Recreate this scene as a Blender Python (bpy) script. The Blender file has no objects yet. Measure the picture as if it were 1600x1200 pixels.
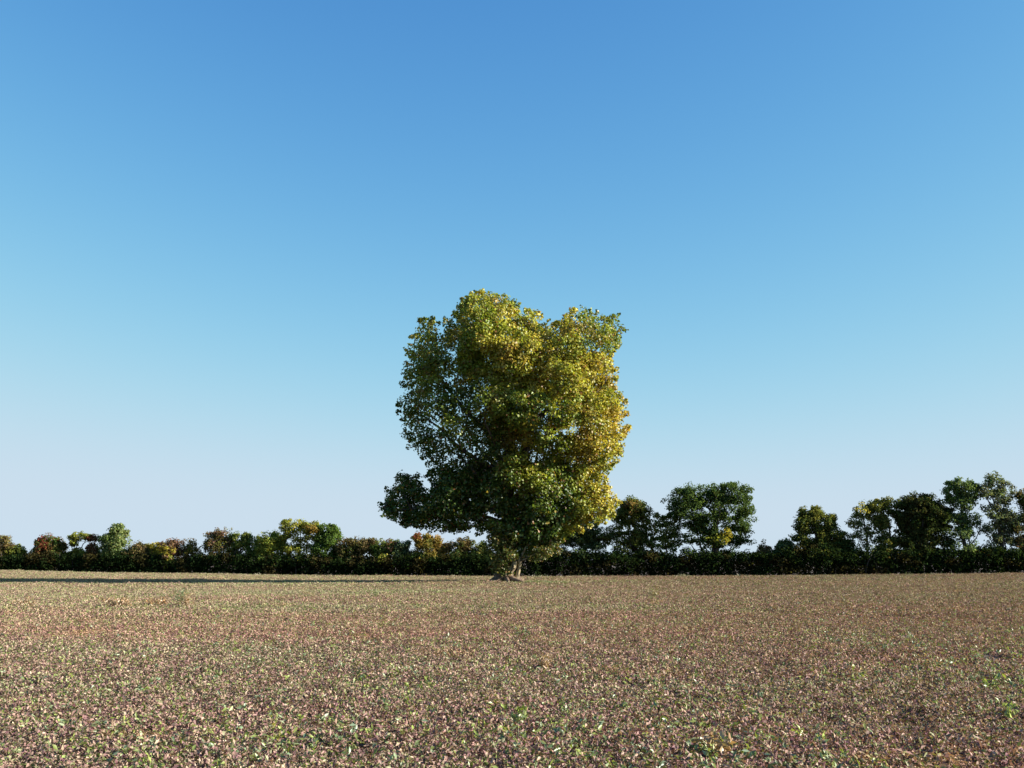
import bpy, math, random
import numpy as np
from mathutils import Vector, noise

# ------------------------------------------------------------------ camera, sky, sun, exposure
SC = bpy.context.scene
COL = SC.collection
F = 1604.0                       # focal length in pixels of the 1600 px wide photograph
CAM_H = 1.6
PITCH = math.atan((875 - 600) / F)
cam_data = bpy.data.cameras.new('camera')
cam_data.sensor_width = 36.0
cam_data.lens = 36.0 * F / 1600.0
cam_data.clip_end = 6000.0
cam = bpy.data.objects.new('camera', cam_data)
cam.location = (0, 0, CAM_H)
cam.rotation_euler = (math.pi / 2 + PITCH, 0, 0)
COL.objects.link(cam)
SC.camera = cam

SUN_EL = math.radians(22.0)
SUN_AZ = math.radians(-8.0)      # measured from +X (right of the picture); negative is behind the camera
sun_dir = Vector((math.cos(SUN_EL) * math.cos(SUN_AZ), math.cos(SUN_EL) * math.sin(SUN_AZ), math.sin(SUN_EL)))

world = bpy.data.worlds.new('World')
SC.world = world
world.use_nodes = True
wn = world.node_tree
wn.nodes.clear()
sky = wn.nodes.new('ShaderNodeTexSky')
sky.sky_type = 'NISHITA'
sky.sun_disc = False
sky.sun_elevation = SUN_EL
sky.sun_rotation = math.pi / 2 - SUN_AZ
sky.altitude = 100
sky.air_density = 0.7
sky.dust_density = 0.1
sky.ozone_density = 6.0
EXPOSURE = 1.5
# the camera's own colour response to this sky: deeper blue overhead, paler blue low down
pre = wn.nodes.new('ShaderNodeSeparateColor')
crv = wn.nodes.new('ShaderNodeCombineColor')
for ch, (top_, a_, p_) in enumerate(((0.60, 1.08, 1.8), (0.73, 1.37, 1.55), (0.85, 1.68, 1.3))):
    prev = pre.outputs[ch]
    for op, v in (('DIVIDE', a_), ('POWER', p_), ('MULTIPLY', -1.0), ('EXPONENT', None), ('MULTIPLY_ADD', -top_)):
        mnode = wn.nodes.new('ShaderNodeMath'); mnode.operation = op
        wn.links.new(prev, mnode.inputs[0])
        if v is not None: mnode.inputs[1].default_value = v
        if op == 'MULTIPLY_ADD': mnode.inputs[2].default_value = top_
        prev = mnode.outputs[0]
    wn.links.new(prev, crv.inputs[ch])
post = wn.nodes.new('ShaderNodeVectorMath'); post.operation = 'SCALE'; post.inputs['Scale'].default_value = 10.0 / 2 ** EXPOSURE
bg = wn.nodes.new('ShaderNodeBackground')
bg.inputs['Strength'].default_value = 0.1
wo = wn.nodes.new('ShaderNodeOutputWorld')
wn.links.new(sky.outputs[0], pre.inputs[0])
wn.links.new(crv.outputs[0], post.inputs[0])
wn.links.new(post.outputs[0], bg.inputs['Color'])
wn.links.new(bg.outputs[0], wo.inputs['Surface'])

sl = bpy.data.lights.new('sun', 'SUN')
sl.energy = 5.0
sl.angle = math.radians(0.5)
sl.color = (1.0, 0.93, 0.80)
sun = bpy.data.objects.new('sun', sl)
sun.rotation_euler = sun_dir.to_track_quat('Z', 'Y').to_euler()
sun.location = (40, -10, 40)
COL.objects.link(sun)

SC.view_settings.view_transform = 'Standard'
SC.view_settings.look = 'None'
SC.view_settings.gamma = 1.0
SC.view_settings.exposure = EXPOSURE
SC.view_settings.use_curve_mapping = False
SC.render.engine = 'CYCLES'
SC.cycles.max_bounces = 6
SC.cycles.diffuse_bounces = 3
SC.cycles.transmission_bounces = 4
SC.cycles.glossy_bounces = 2

# ------------------------------------------------------------------ helpers
RNG = np.random.default_rng(11)
random.seed(5)
CP, SP = math.cos(PITCH), math.sin(PITCH)


def at(px, py, Y):
    """World point at distance Y on the line of sight through photo pixel (px, py)."""
    a, b = (px - 800) / F, (600 - py) / F
    dy = CP - b * SP
    dz = SP + b * CP
    return Vector((a / dy * Y, Y, CAM_H + dz / dy * Y))


def sstep(a, b, v):
    t = np.clip((v - a) / (b - a), 0, 1)
    return t * t * (3 - 2 * t)


TX, TY = -0.25, 71.0             # foot of the big tree


def terrain(x, y):
    x = np.asarray(x, float)
    y = np.asarray(y, float)
    xx = np.clip(np.abs(x), 0, 75)
    z = 0.00003 * xx * xx * sstep(15, 65, y) + 0.00016 * xx * xx * sstep(76, 99, y) - 0.10
    z = z + 0.20 * np.exp(-((x - TX) ** 2 / 34.0 + (y - TY) ** 2 / 14.0))
    z = z + 0.02 * np.sin(x * 0.31 + 1.3) * np.sin(y * 0.23 + 0.4) + 0.012 * np.sin(x * 0.9 + y * 0.7)
    return z


def tz(x, y):
    return float(terrain(x, y))


def tag(o, label=None, cat=None, group=None, kind=None):
    if label: o['label'] = label
    if cat: o['category'] = cat
    if group: o['group'] = group
    if kind: o['kind'] = kind
    return o


def empty(name, loc):
    o = bpy.data.objects.new(name, None)
    o.location = loc
    o.empty_display_size = 0.2
    COL.objects.link(o)
    return o


def mesh_from(name, verts, faces, nper, mat, parent=None, colors=None, link=True, smooth=False):
    """verts Nx3 (world), faces flat index array with nper corners per face."""
    me = bpy.data.meshes.new(name)
    verts = np.asarray(verts, np.float32)
    if parent is not None:
        verts = verts - np.array(parent.location, np.float32)
    n = len(verts)
    faces = np.asarray(faces, np.int32).reshape(-1)
    nf = len(faces) // nper
    me.vertices.add(n)
    me.vertices.foreach_set('co', verts.reshape(-1))
    me.loops.add(len(faces))
    me.loops.foreach_set('vertex_index', faces)
    me.polygons.add(nf)
    me.polygons.foreach_set('loop_start', np.arange(nf, dtype=np.int32) * nper)
    if colors is not None:
        ca = me.color_attributes.new('Col', 'FLOAT_COLOR', 'POINT')
        c4 = np.ones((n, 4), np.float32)
        c4[:, :3] = colors
        ca.data.foreach_set('color', c4.reshape(-1))
    me.update(calc_edges=True)
    me.validate()
    if smooth:
        me.polygons.foreach_set('use_smooth', np.ones(len(me.polygons), bool))
    me.materials.append(mat)
    o = bpy.data.objects.new(name, me)
    if parent is not None:
        o.parent = parent
    if link:
        COL.objects.link(o)
    return o


def leaves(C, N, S, col, rng, elong=1.0, fold=0.25, roll=None):
    """One two-triangle leaf, creased at its midrib, for every centre C with normal N and size S."""
    n = len(C)
    N = N / (np.linalg.norm(N, axis=1, keepdims=True) + 1e-9)
    R = rng.normal(size=(n, 3)) if roll is None else roll
    A = R - N * (R * N).sum(1, keepdims=True)
    A /= np.linalg.norm(A, axis=1, keepdims=True) + 1e-9
    B = np.cross(N, A)
    S = S[:, None]
    jit = rng.uniform(0.75, 1.2, (n, 1))
    v0 = C - A * S * 0.5 * elong
    v2 = C + A * S * 0.55 * elong
    v1 = C - B * S * 0.5 * jit + N * S * fold - A * S * 0.08
    v3 = C + B * S * 0.5 + N * S * fold * jit + A * S * 0.05
    V = np.stack([v0, v1, v2, v3], 1).reshape(-1, 3)
    b = np.arange(n)[:, None] * 4
    Fc = np.concatenate([b, b + 1, b + 2, b, b + 2, b + 3], 1).reshape(-1)
    Cc = np.repeat(col, 4, axis=0)
    return V, Fc, Cc


def tube(pts, rads, seg=7, rng=None, rough=0.0, base=0):
    pts = [Vector(p) for p in pts]
    V, Fc = [], []
    for i, p in enumerate(pts):
        d = (pts[min(i + 1, len(pts) - 1)] - pts[max(i - 1, 0)]).normalized()
        u = d.cross(Vector((0.13, 0.97, 0.2))).normalized()
        w = d.cross(u)
        for k in range(seg):
            a = 2 * math.pi * k / seg
            rr = rads[i] * (1 + (rough * (rng.uniform(-1, 1)) if rng is not None else 0))
            V.append(p + (u * math.cos(a) + w * math.sin(a)) * rr)
    for i in range(len(pts) - 1):
        for k in range(seg):
            a = base + i * seg + k
            b = base + i * seg + (k + 1) % seg
            Fc += [a, b, b + seg, a + seg]
    t = base + (len(pts) - 1) * seg
    for k in range(1, seg - 2, 2):
        Fc += [t, t + k, t + k + 1, t + min(k + 2, seg - 1)]
    return [tuple(v) for v in V], Fc


class Wood:
    def __init__(self):
        self.V, self.F = [], []

    def add(self, pts, rads, seg=7, rng=None, rough=0.0):
        v, f = tube(pts, rads, seg, rng, rough, len(self.V))
        self.V += v
        self.F += f

    def build(self, name, mat, parent):
        return mesh_from(name, np.array(self.V), self.F, 4, mat, parent, smooth=True)


def wiggle(a, b, n, amp, sag=0.0):
    a, b = Vector(a), Vector(b)
    L = (b - a).length
    out = []
    off = Vector((0, 0, 0))
    for i in range(n + 1):
        t = i / n
        if 0 < i < n:
            off = off * 0.6 + Vector((random.gauss(0, 1), random.gauss(0, 1), random.gauss(0, 0.6))) * amp * L
        elif i == n:
            off = off * 0
        out.append(a.lerp(b, t) + off + Vector((0, 0, 1)) * sag * L * math.sin(math.pi * t))
    return out


# ------------------------------------------------------------------ materials
def new_mat(name):
    m = bpy.data.materials.new(name)
    m.use_nodes = True
    m.node_tree.nodes.clear()
    return m, m.node_tree.nodes, m.node_tree.links


def leaf_material(name, trans=0.38, gloss=0.025, rough=0.45, ground=False):
    m, nd, lk = new_mat(name)
    at_ = nd.new('ShaderNodeAttribute'); at_.attribute_name = 'Col'
    col = at_.outputs['Color']
    if ground:
        geo = nd.new('ShaderNodeNewGeometry')
        mp = nd.new('ShaderNodeMapping'); mp.inputs['Scale'].default_value = (0.05, 0.16, 0.0)
        lk.new(geo.outputs['Position'], mp.inputs['Vector'])
        n1 = nd.new('ShaderNodeTexNoise'); n1.inputs['Scale'].default_value = 1.0; n1.inputs['Detail'].default_value = 5
        lk.new(mp.outputs[0], n1.inputs['Vector'])
        cr = nd.new('ShaderNodeValToRGB')
        e = cr.color_ramp.elements
        e[0].position = 0.34; e[0].color = (0.97, 1.04, 0.92, 1)
        e[1].position = 0.66; e[1].color = (1.08, 0.94, 0.94, 1)
        e2 = cr.color_ramp.elements.new(0.5); e2.color = (1.03, 0.98, 0.93, 1)
        lk.new(n1.outputs['Fac'], cr.inputs[0])
        mx = nd.new('ShaderNodeMix'); mx.data_type = 'RGBA'; mx.blend_type = 'MULTIPLY'; mx.inputs[0].default_value = 1.0
        lk.new(col, mx.inputs['A']); lk.new(cr.outputs[0], mx.inputs['B'])
        # painted shade: leaf colour darker and more purple to the right, towards the sun
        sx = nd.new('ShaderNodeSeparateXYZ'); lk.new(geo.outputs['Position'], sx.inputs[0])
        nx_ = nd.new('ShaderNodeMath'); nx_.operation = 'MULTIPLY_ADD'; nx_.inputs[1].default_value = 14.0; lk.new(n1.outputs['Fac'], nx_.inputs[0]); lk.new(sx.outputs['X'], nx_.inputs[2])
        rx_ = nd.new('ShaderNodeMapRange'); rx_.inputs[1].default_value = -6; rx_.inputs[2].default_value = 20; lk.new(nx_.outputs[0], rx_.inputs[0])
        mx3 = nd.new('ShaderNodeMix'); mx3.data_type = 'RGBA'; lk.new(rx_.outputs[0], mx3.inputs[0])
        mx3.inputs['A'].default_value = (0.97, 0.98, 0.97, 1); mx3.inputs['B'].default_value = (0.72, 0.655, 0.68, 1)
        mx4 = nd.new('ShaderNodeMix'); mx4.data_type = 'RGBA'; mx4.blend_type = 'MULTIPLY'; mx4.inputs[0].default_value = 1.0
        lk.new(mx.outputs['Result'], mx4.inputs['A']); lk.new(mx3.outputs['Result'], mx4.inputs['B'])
        nb = nd.new('ShaderNodeMath'); nb.operation = 'MULTIPLY_ADD'; nb.inputs[1].default_value = 9.0; lk.new(n1.outputs['Fac'], nb.inputs[0]); lk.new(sx.outputs['Y'], nb.inputs[2])
        rb = nd.new('ShaderNodeMapRange'); rb.inputs[1].default_value = 10; rb.inputs[2].default_value = 60; lk.new(nb.outputs[0], rb.inputs[0])
        cb = nd.new('ShaderNodeValToRGB'); eb = cb.color_ramp.elements
        eb[0].position = 0.0; eb[0].color = (0.96, 0.98, 1.02, 1)
        eb[1].position = 1.0; eb[1].color = (1.03, 1.11, 1.03, 1)
        for ps, cc in ((0.26, (0.98, 0.98, 0.99)), (0.38, (1.05, 0.98, 0.97)), (0.47, (1.04, 0.98, 0.96)), (0.60, (1.02, 1.07, 1.0))):
            q = eb.new(ps); q.color = (*cc, 1)
        lk.new(rb.outputs[0], cb.inputs[0])
        mx5 = nd.new('ShaderNodeMix'); mx5.data_type = 'RGBA'; mx5.blend_type = 'MULTIPLY'; mx5.inputs[0].default_value = 1.0
        lk.new(mx4.outputs['Result'], mx5.inputs['A']); lk.new(cb.outputs[0], mx5.inputs['B'])
        mx = mx5
        # small darker and paler patches of litter
        n4 = nd.new('ShaderNodeTexNoise'); n4.inputs['Scale'].default_value = 2.6; n4.inputs['Detail'].default_value = 4
        lk.new(geo.outputs['Position'], n4.inputs['Vector'])
        c4 = nd.new('ShaderNodeValToRGB'); c4.color_ramp.elements[0].position = .36; c4.color_ramp.elements[0].color = (.66, .58, .62, 1)
        c4.color_ramp.elements[1].position = .62; c4.color_ramp.elements[1].color = (1.18, 1.17, 1.12, 1)
        lk.new(n4.outputs['Fac'], c4.inputs[0])
        mx6 = nd.new('ShaderNodeMix'); mx6.data_type = 'RGBA'; mx6.blend_type = 'MULTIPLY'; mx6.inputs[0].default_value = 1.0
        lk.new(mx.outputs['Result'], mx6.inputs['A']); lk.new(c4.outputs[0], mx6.inputs['B'])
        mx = mx6
        # patches of dried orange weed
        n2 = nd.new('ShaderNodeTexNoise'); n2.inputs['Scale'].default_value = 0.45; n2.inputs['Detail'].default_value = 3
        mp2 = nd.new('ShaderNodeMapping'); mp2.inputs['Scale'].default_value = (1, 0.8, 0)
        lk.new(geo.outputs['Position'], mp2.inputs['Vector']); lk.new(mp2.outputs[0], n2.inputs['Vector'])
        r2 = nd.new('ShaderNodeMapRange'); r2.inputs[1].default_value = 0.62; r2.inputs[2].default_value = 0.74
        lk.new(n2.outputs['Fac'], r2.inputs[0])
        sc_ = nd.new('ShaderNodeMath'); sc_.operation = 'MULTIPLY'; sc_.inputs[1].default_value = 0.55
        lk.new(r2.outputs[0], sc_.inputs[0])
        mx2 = nd.new('ShaderNodeMix'); mx2.data_type = 'RGBA'
        lk.new(sc_.outputs[0], mx2.inputs[0])
        lk.new(mx.outputs['Result'], mx2.inputs['A']); mx2.inputs['B'].default_value = (0.40, 0.24, 0.11, 1)
        col = mx2.outputs['Result']
    d = nd.new('ShaderNodeBsdfDiffuse'); lk.new(col, d.inputs[0])
    t = nd.new('ShaderNodeBsdfTranslucent')
    tm = nd.new('ShaderNodeMix'); tm.data_type = 'RGBA'; tm.blend_type = 'MULTIPLY'; tm.inputs[0].default_value = 1.0
    lk.new(col, tm.inputs['A']); tm.inputs['B'].default_value = (1.25, 1.2, 0.6, 1)
    lk.new(tm.outputs['Result'], t.inputs[0])
    s1 = nd.new('ShaderNodeMixShader'); s1.inputs[0].default_value = trans
    lk.new(d.outputs[0], s1.inputs[1]); lk.new(t.outputs[0], s1.inputs[2])
    g = nd.new('ShaderNodeBsdfGlossy'); g.inputs['Roughness'].default_value = rough
    g.inputs[0].default_value = (1, 1, 1, 1)
    s2 = nd.new('ShaderNodeMixShader'); s2.inputs[0].default_value = gloss
    lk.new(s1.outputs[0], s2.inputs[1]); lk.new(g.outputs[0], s2.inputs[2])
    o = nd.new('ShaderNodeOutputMaterial'); lk.new(s2.outputs[0], o.inputs[0])
    return m


def bark_material(name, c1, c2, scale=6.0, thresh=(0.35, 0.65)):
    m, nd, lk = new_mat(name)
    tc = nd.new('ShaderNodeTexCoord')
    mp = nd.new('ShaderNodeMapping'); mp.inputs['Scale'].default_value = (1, 1, 0.35)
    lk.new(tc.outputs['Object'], mp.inputs[0])
    n = nd.new('ShaderNodeTexNoise'); n.inputs['Scale'].default_value = scale; n.inputs['Detail'].default_value = 8
    lk.new(mp.outputs[0], n.inputs['Vector'])
    cr = nd.new('ShaderNodeValToRGB')
    cr.color_ramp.elements[0].position = thresh[0]; cr.color_ramp.elements[0].color = (*c1, 1)
    cr.color_ramp.elements[1].position = thresh[1]; cr.color_ramp.elements[1].color = (*c2, 1)
    lk.new(n.outputs['Fac'], cr.inputs[0])
    b = nd.new('ShaderNodeBump'); b.inputs['Strength'].default_value = 0.8; b.inputs['Distance'].default_value = 0.05
    lk.new(n.outputs['Fac'], b.inputs['Height'])
    p = nd.new('ShaderNodeBsdfPrincipled'); p.inputs['Roughness'].default_value = 0.9
    lk.new(cr.outputs[0], p.inputs['Base Color']); lk.new(b.outputs[0], p.inputs['Normal'])
    o = nd.new('ShaderNodeOutputMaterial'); lk.new(p.outputs[0], o.inputs[0])
    return m


def soil_material():
    m, nd, lk = new_mat('field_soil')
    geo = nd.new('ShaderNodeNewGeometry')
    n = nd.new('ShaderNodeTexNoise'); n.inputs['Scale'].default_value = 9; n.inputs['Detail'].default_value = 8
    lk.new(geo.outputs['Position'], n.inputs['Vector'])
    cr = nd.new('ShaderNodeValToRGB')
    e = cr.color_ramp.elements
    e[0].position = 0.3; e[0].color = (0.045, 0.03, 0.024, 1)
    e[1].position = 0.75; e[1].color = (0.13, 0.09, 0.065, 1)
    lk.new(n.outputs['Fac'], cr.inputs[0])
    b = nd.new('ShaderNodeBump'); b.inputs['Strength'].default_value = 1.0; b.inputs['Distance'].default_value = 0.04
    lk.new(n.outputs['Fac'], b.inputs['Height'])
    p = nd.new('ShaderNodeBsdfPrincipled'); p.inputs['Roughness'].default_value = 0.95
    lk.new(cr.outputs[0], p.inputs['Base Color']); lk.new(b.outputs[0], p.inputs['Normal'])
    o = nd.new('ShaderNodeOutputMaterial'); lk.new(p.outputs[0], o.inputs[0])
    return m


M_LEAF = leaf_material('tree_leaf')
M_FAR = leaf_material('far_tree_leaf', trans=0.42, gloss=0.0)
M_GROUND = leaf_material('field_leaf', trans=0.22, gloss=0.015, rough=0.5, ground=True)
M_WEED = leaf_material('weed_leaf', trans=0.3, gloss=0.05)
M_BARK = bark_material('dark_bark', (0.025, 0.02, 0.016), (0.085, 0.065, 0.05))
M_PALE = bark_material('pale_bare_wood', (0.07, 0.05, 0.03), (0.42, 0.34, 0.20), 5.0, (0.38, 0.60))
M_ROOT = bark_material('weathered_root_wood', (0.05, 0.028, 0.02), (0.20, 0.135, 0.09), 5.0)
M_FARBARK = bark_material('far_bark', (0.03, 0.025, 0.02), (0.09, 0.07, 0.055))
M_SOIL = soil_material()

# ------------------------------------------------------------------ ground
def grid_axis(vals):
    return np.unique(np.round(np.concatenate(vals), 3))


gx = grid_axis([np.linspace(-75, 75, 301), np.linspace(-400, -75, 30), np.linspace(75, 400, 30), np.linspace(-4000, -400, 12), np.linspace(400, 4000, 12)])
gy = grid_axis([np.linspace(-30, 2, 20), np.linspace(2, 130, 257), np.linspace(130, 500, 30), np.linspace(500, 5000, 14), np.linspace(-400, -30, 6)])
GX, GY = np.meshgrid(gx, gy)
GV = np.stack([GX, GY, terrain(GX, GY)], -1).reshape(-1, 3)
nx, ny = len(gx), len(gy)
ii, jj = np.meshgrid(np.arange(nx - 1), np.arange(ny - 1))
a = (jj * nx + ii).reshape(-1)
GFc = np.stack([a, a + 1, a + 1 + nx, a + nx], 1)
field = mesh_from('field', GV, GFc, 4, M_SOIL, smooth=True)
tag(field, kind='structure')

# ------------------------------------------------------------------ hedge line position
HP = [(-400, 889, 112), (-60, 890.5, 108), (0, 891, 106), (100, 892.3, 106), (200, 894, 105), (380, 896.7, 103), (600, 899, 101), (780, 900.8, 100),
      (1000, 901.7, 99), (1240, 900.6, 97), (1400, 897.5, 96), (1600, 894.3, 95), (1700, 893, 95), (2000, 890, 95)]
_hx = [(p[0] - 800) / F * p[2] for p in HP]
_hy = [p[2] for p in HP]


def hedge_Y(px):
    return float(np.interp(px, [p[0] for p in HP], _hy))


# ------------------------------------------------------------------ crowns
def crown_leaves(C, R, per, size, base, rng, mix=None, droop=0.3, flat=0.8, elong=1.0, bright=0.22, upbias=0.5, tone=1.0):
    """C: clump centres Kx3, R: radii K, per: leaves per clump K, base: colours Kx3."""
    idx = np.repeat(np.arange(len(C)), per)
    n = len(idx)
    d = rng.normal(size=(n, 3))
    d /= np.linalg.norm(d, axis=1, keepdims=True)
    rad = rng.uniform(0.25, 1.0, n) ** 0.5 * (1 + 0.18 * rng.normal(size=n))
    P = C[idx] + d * (R[idx] * rad)[:, None] * np.array([1, 1, flat])
    Nn = d * 0.9 + rng.normal(size=(n, 3)) * 0.55 + np.array([0, 0, upbias])
    S = rng.uniform(0.7, 1.25, n) * size
    col = base[idx] * (1 + rng.normal(size=(n, 1)) * bright) * (1 + rng.normal(size=(n, 3)) * 0.07)
    if mix is not None:
        mcol, mp = mix
        pick = rng.uniform(size=n) < (mp[idx] if hasattr(mp, '__len__') else mp)
        mc = np.asarray(mcol)
        sel = rng.integers(0, len(mc), n)
        col[pick] = mc[sel][pick] * (1 + rng.normal(size=(pick.sum(), 1)) * bright)
    col = np.clip(col * tone, 0.006, 0.9)
    return leaves(P, Nn, S, col, rng, elong)


def n3(p, s, off=0.0):
    return noise.noise(Vector((p[0] * s + off, p[1] * s + off * 0.7, p[2] * s - off)))


# ---- the big lone tree
POLY = [(720,470),(733,460),(745,458),(762,455),(778,456),(800,466),(815,484),(838,484),(850,500),(866,507),(880,497),(888,490),(896,482),(903,487),(909,471),(916,476),(922,489),(934,486),(945,498),
        (965,493),(975,505),(971,538),(960,546),(953,556),(963,575),(962,600),(978,625),(979,650),(986,672),(974,700),(962,722),(948,738),(952,765),(968,782),
        (962,800),(948,818),(932,815),(917,828),(893,838),(872,852),(850,868),(828,866),(812,872),(796,878),(778,872),(766,858),(762,842),(740,828),(715,836),(690,834),
        (665,830),(640,824),(612,810),(588,800),(598,776),(605,765),(622,762),(620,745),(635,738),(655,748),(668,760),(668,738),(660,716),(640,700),(628,680),
        (628,655),(619,628),(630,600),(628,580),(638,560),(633,545),(646,520),(655,500),(672,495),(688,508),(700,495),(712,490)]
PA = np.array(POLY, float)


def inside(pts, poly):
    x, y = pts[:, 0], pts[:, 1]
    r = np.zeros(len(pts), bool)
    j = len(poly) - 1
    for i in range(len(poly)):
        xi, yi = poly[i]; xj, yj = poly[j]
        c = ((yi > y) != (yj > y)) & (x < (xj - xi) * (y - yi) / (yj - yi + 1e-12) + xi)
        r ^= c
        j = i
    return r


def edge_dist(pts, poly):
    A = poly
    B = np.roll(poly, -1, 0)
    d = np.full(len(pts), 1e9)
    for a_, b_ in zip(A, B):
        ab = b_ - a_
        t = np.clip(((pts - a_) @ ab) / (ab @ ab), 0, 1)
        q = a_ + t[:, None] * ab
        d = np.minimum(d, np.linalg.norm(pts - q, axis=1))
    return d


def main_tree():
    rng = np.random.default_rng(21)
    root = empty('tree', (TX, TY, tz(TX, TY) - 0.05))
    tag(root, 'big lone autumn tree with a broad leafy crown standing in the open field', 'tree')
    ppm = F / TY / 1.0 * 0.99                 # pixels per metre at the tree
    # clump centres
    cand = np.stack([rng.uniform(585, 990, 9000), rng.uniform(450, 885, 9000)], 1)
    cand = cand[inside(cand, PA)]
    ed = edge_dist(cand, PA) / ppm
    C, R, PX = [], [], []
    holes = [(893, 672, 18, 12), (812, 692, 9, 14), (717, 538, 7, 11), (768, 807, 12, 9), (850, 640, 9, 9), (692, 690, 7, 10), (742, 705, 9, 10), (667, 655, 6, 9), (885, 705, 8, 8), (690, 522, 9, 20), (706, 560, 8, 15), (760, 700, 8, 14), (832, 715, 10, 14), (873, 640, 6, 8), (682, 662, 8, 14), (716, 640, 7, 12), (702, 716, 12, 7)]
    for (p, e) in zip(cand, ed):
        r = 0.30 + 0.20 * min(e, 1.6) / 1.6 + rng.uniform(-0.06, 0.16)
        if e < r * 0.62:
            if rng.uniform() < 0.5 or e < 0.16: continue
            r = max(0.26, e * 0.95)
        Rm = 6.3
        ee = min(e * 1.15, Rm)
        T = math.sqrt(max(0.05, Rm * Rm - (Rm - ee) ** 2)) * 0.86
        if p[1] > 735 and p[0] < 668: T *= 0.75
        if p[1] > 838: T = min(T, 1.4)
        side = rng.choice([-1, 1])
        if side < 0: T *= 1 - 0.60 * float(sstep(640, 740, p[1])) * float(sstep(720, 760, p[0]))
        if side < 0 and p[1] > 700 and p[0] < 760: T *= 0.42
        w0 = at(p[0], p[1], TY)
        lob = 0.80 + 0.60 * n3(w0, 0.42, 3.1 * side) + 0.38 * n3(w0, 1.1, 9 * side)
        shell = rng.uniform() < 0.72
        u = rng.uniform(0.88, 1.05) if shell else rng.uniform(0, 0.9)
        dep = side * T * lob * u
        hole = False
        for hx, hy, ha, hb in holes:
            if ((p[0] - hx) / ha) ** 2 + ((p[1] - hy) / hb) ** 2 < 1.0 and rng.uniform() < 0.93: hole = True
        if hole: continue
        dens = 1.0
        if p[0] < 765 and 590 < p[1] < 735: dens = 0.42
        if p[0] > 905 and p[1] < 555: dens = 0.5
        if p[0] < 710 and p[1] < 600: dens = 0.6
        if p[0] > 830 and 650 < p[1] < 730: dens = 0.8
        if rng.uniform() > 0.75 + 0.25 * dens: continue
        w = at(p[0], p[1], TY + dep)
        C.append(w); R.append(r); PX.append((p[0], p[1], e, dep, dens))
    # sprigs that stick out of the outline
    cx_, cy_ = 795, 660
    for _ in range(150):
        k = rng.integers(0, len(PA)); t = rng.uniform()
        q = PA[k] * (1 - t) + PA[(k + 1) % len(PA)] * t
        if q[1] > 835: continue
        k2 = (k + 1) % len(PA)
        tn = PA[k2] - PA[k]; nr = np.array([tn[1], -tn[0]]) / (np.linalg.norm(tn) + 1e-6)
        if nr @ (q - np.array([cx_, cy_])) < 0: nr = -nr
        nr = nr + rng.normal(size=2) * .5 + np.array([0, -.25])
        nr /= np.linalg.norm(nr)
        dd_ = rng.normal() * 1.3
        Ls = rng.uniform(2, 9)
        for j in range(3):
            pp = q + nr * (Ls * j / 2.5 - 3)
            C.append(at(pp[0], pp[1], TY + dd_)); R.append(0.26 - 0.06 * j); PX.append((pp[0], pp[1], 0, dd_, 0.8))
    C = np.array([tuple(c) for c in C]); R = np.array(R); PX = np.array(PX)
    # thin out evenly: keep spacing so that lobes stay readable
    order = rng.permutation(len(C))
    keep = []
    cells = {}
    for i in order:
        k = tuple((C[i] // 0.9).astype(int))
        if cells.get(k, 0) >= 3 and R[i] > .27: continue
        cells[k] = cells.get(k, 0) + 1
        keep.append(i)
        if len(keep) > 3200: break
    keep = np.array(keep)
    C, R, PX = C[keep], R[keep], PX[keep]
    print('clumps', len(C))
    # colour: green inside and low left, olive gold on top and on the right, a few rusty patches
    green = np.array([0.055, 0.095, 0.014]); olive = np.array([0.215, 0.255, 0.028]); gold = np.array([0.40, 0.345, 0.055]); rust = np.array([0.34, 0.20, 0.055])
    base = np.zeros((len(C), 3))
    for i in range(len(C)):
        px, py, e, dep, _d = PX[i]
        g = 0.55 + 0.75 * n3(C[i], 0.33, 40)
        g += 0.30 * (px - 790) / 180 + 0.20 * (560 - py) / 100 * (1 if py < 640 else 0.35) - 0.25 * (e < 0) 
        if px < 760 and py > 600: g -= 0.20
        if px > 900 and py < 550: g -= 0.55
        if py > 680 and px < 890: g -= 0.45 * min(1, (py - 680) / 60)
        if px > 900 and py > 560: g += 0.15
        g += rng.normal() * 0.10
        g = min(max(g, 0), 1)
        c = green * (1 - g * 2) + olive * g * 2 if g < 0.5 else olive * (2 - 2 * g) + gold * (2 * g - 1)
        rr = n3(C[i], 0.5, 77)
        if rr > 0.28 and py < 720: c = c * 0.65 + rust * 0.35
        base[i] = c
    area = R ** 2
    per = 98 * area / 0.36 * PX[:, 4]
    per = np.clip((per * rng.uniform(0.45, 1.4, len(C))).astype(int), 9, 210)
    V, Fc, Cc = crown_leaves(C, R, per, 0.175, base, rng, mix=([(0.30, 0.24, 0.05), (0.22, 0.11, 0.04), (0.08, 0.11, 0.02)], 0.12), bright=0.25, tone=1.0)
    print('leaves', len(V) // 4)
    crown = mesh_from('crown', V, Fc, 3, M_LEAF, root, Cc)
    tag(crown, 'olive and gold foliage, darker green low on the left', kind='stuff')

    # wood
    b0 = Vector((TX, TY, tz(TX, TY)))
    def w(px, py, dy=0.0): return at(px, py, TY + dy)
    tr = Wood()
    tr.add([w(787, 909), w(785, 901, .1), w(784, 893, .1), w(786, 880, .1), w(790, 855, .2), w(793, 820, .2), w(795, 780, .1), w(793, 735, 0), w(797, 690, .1), w(800, 640, 0), w(798, 590, 0), w(800, 540, 0)],
           [.50, .44, .42, .42, .40, .38, .36, .33, .28, .22, .15, .07], 12, random, 0.13)
    tr.build('trunk', M_BARK, root)
    # lit twisted bare stem at the foot
    st = Wood()
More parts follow.
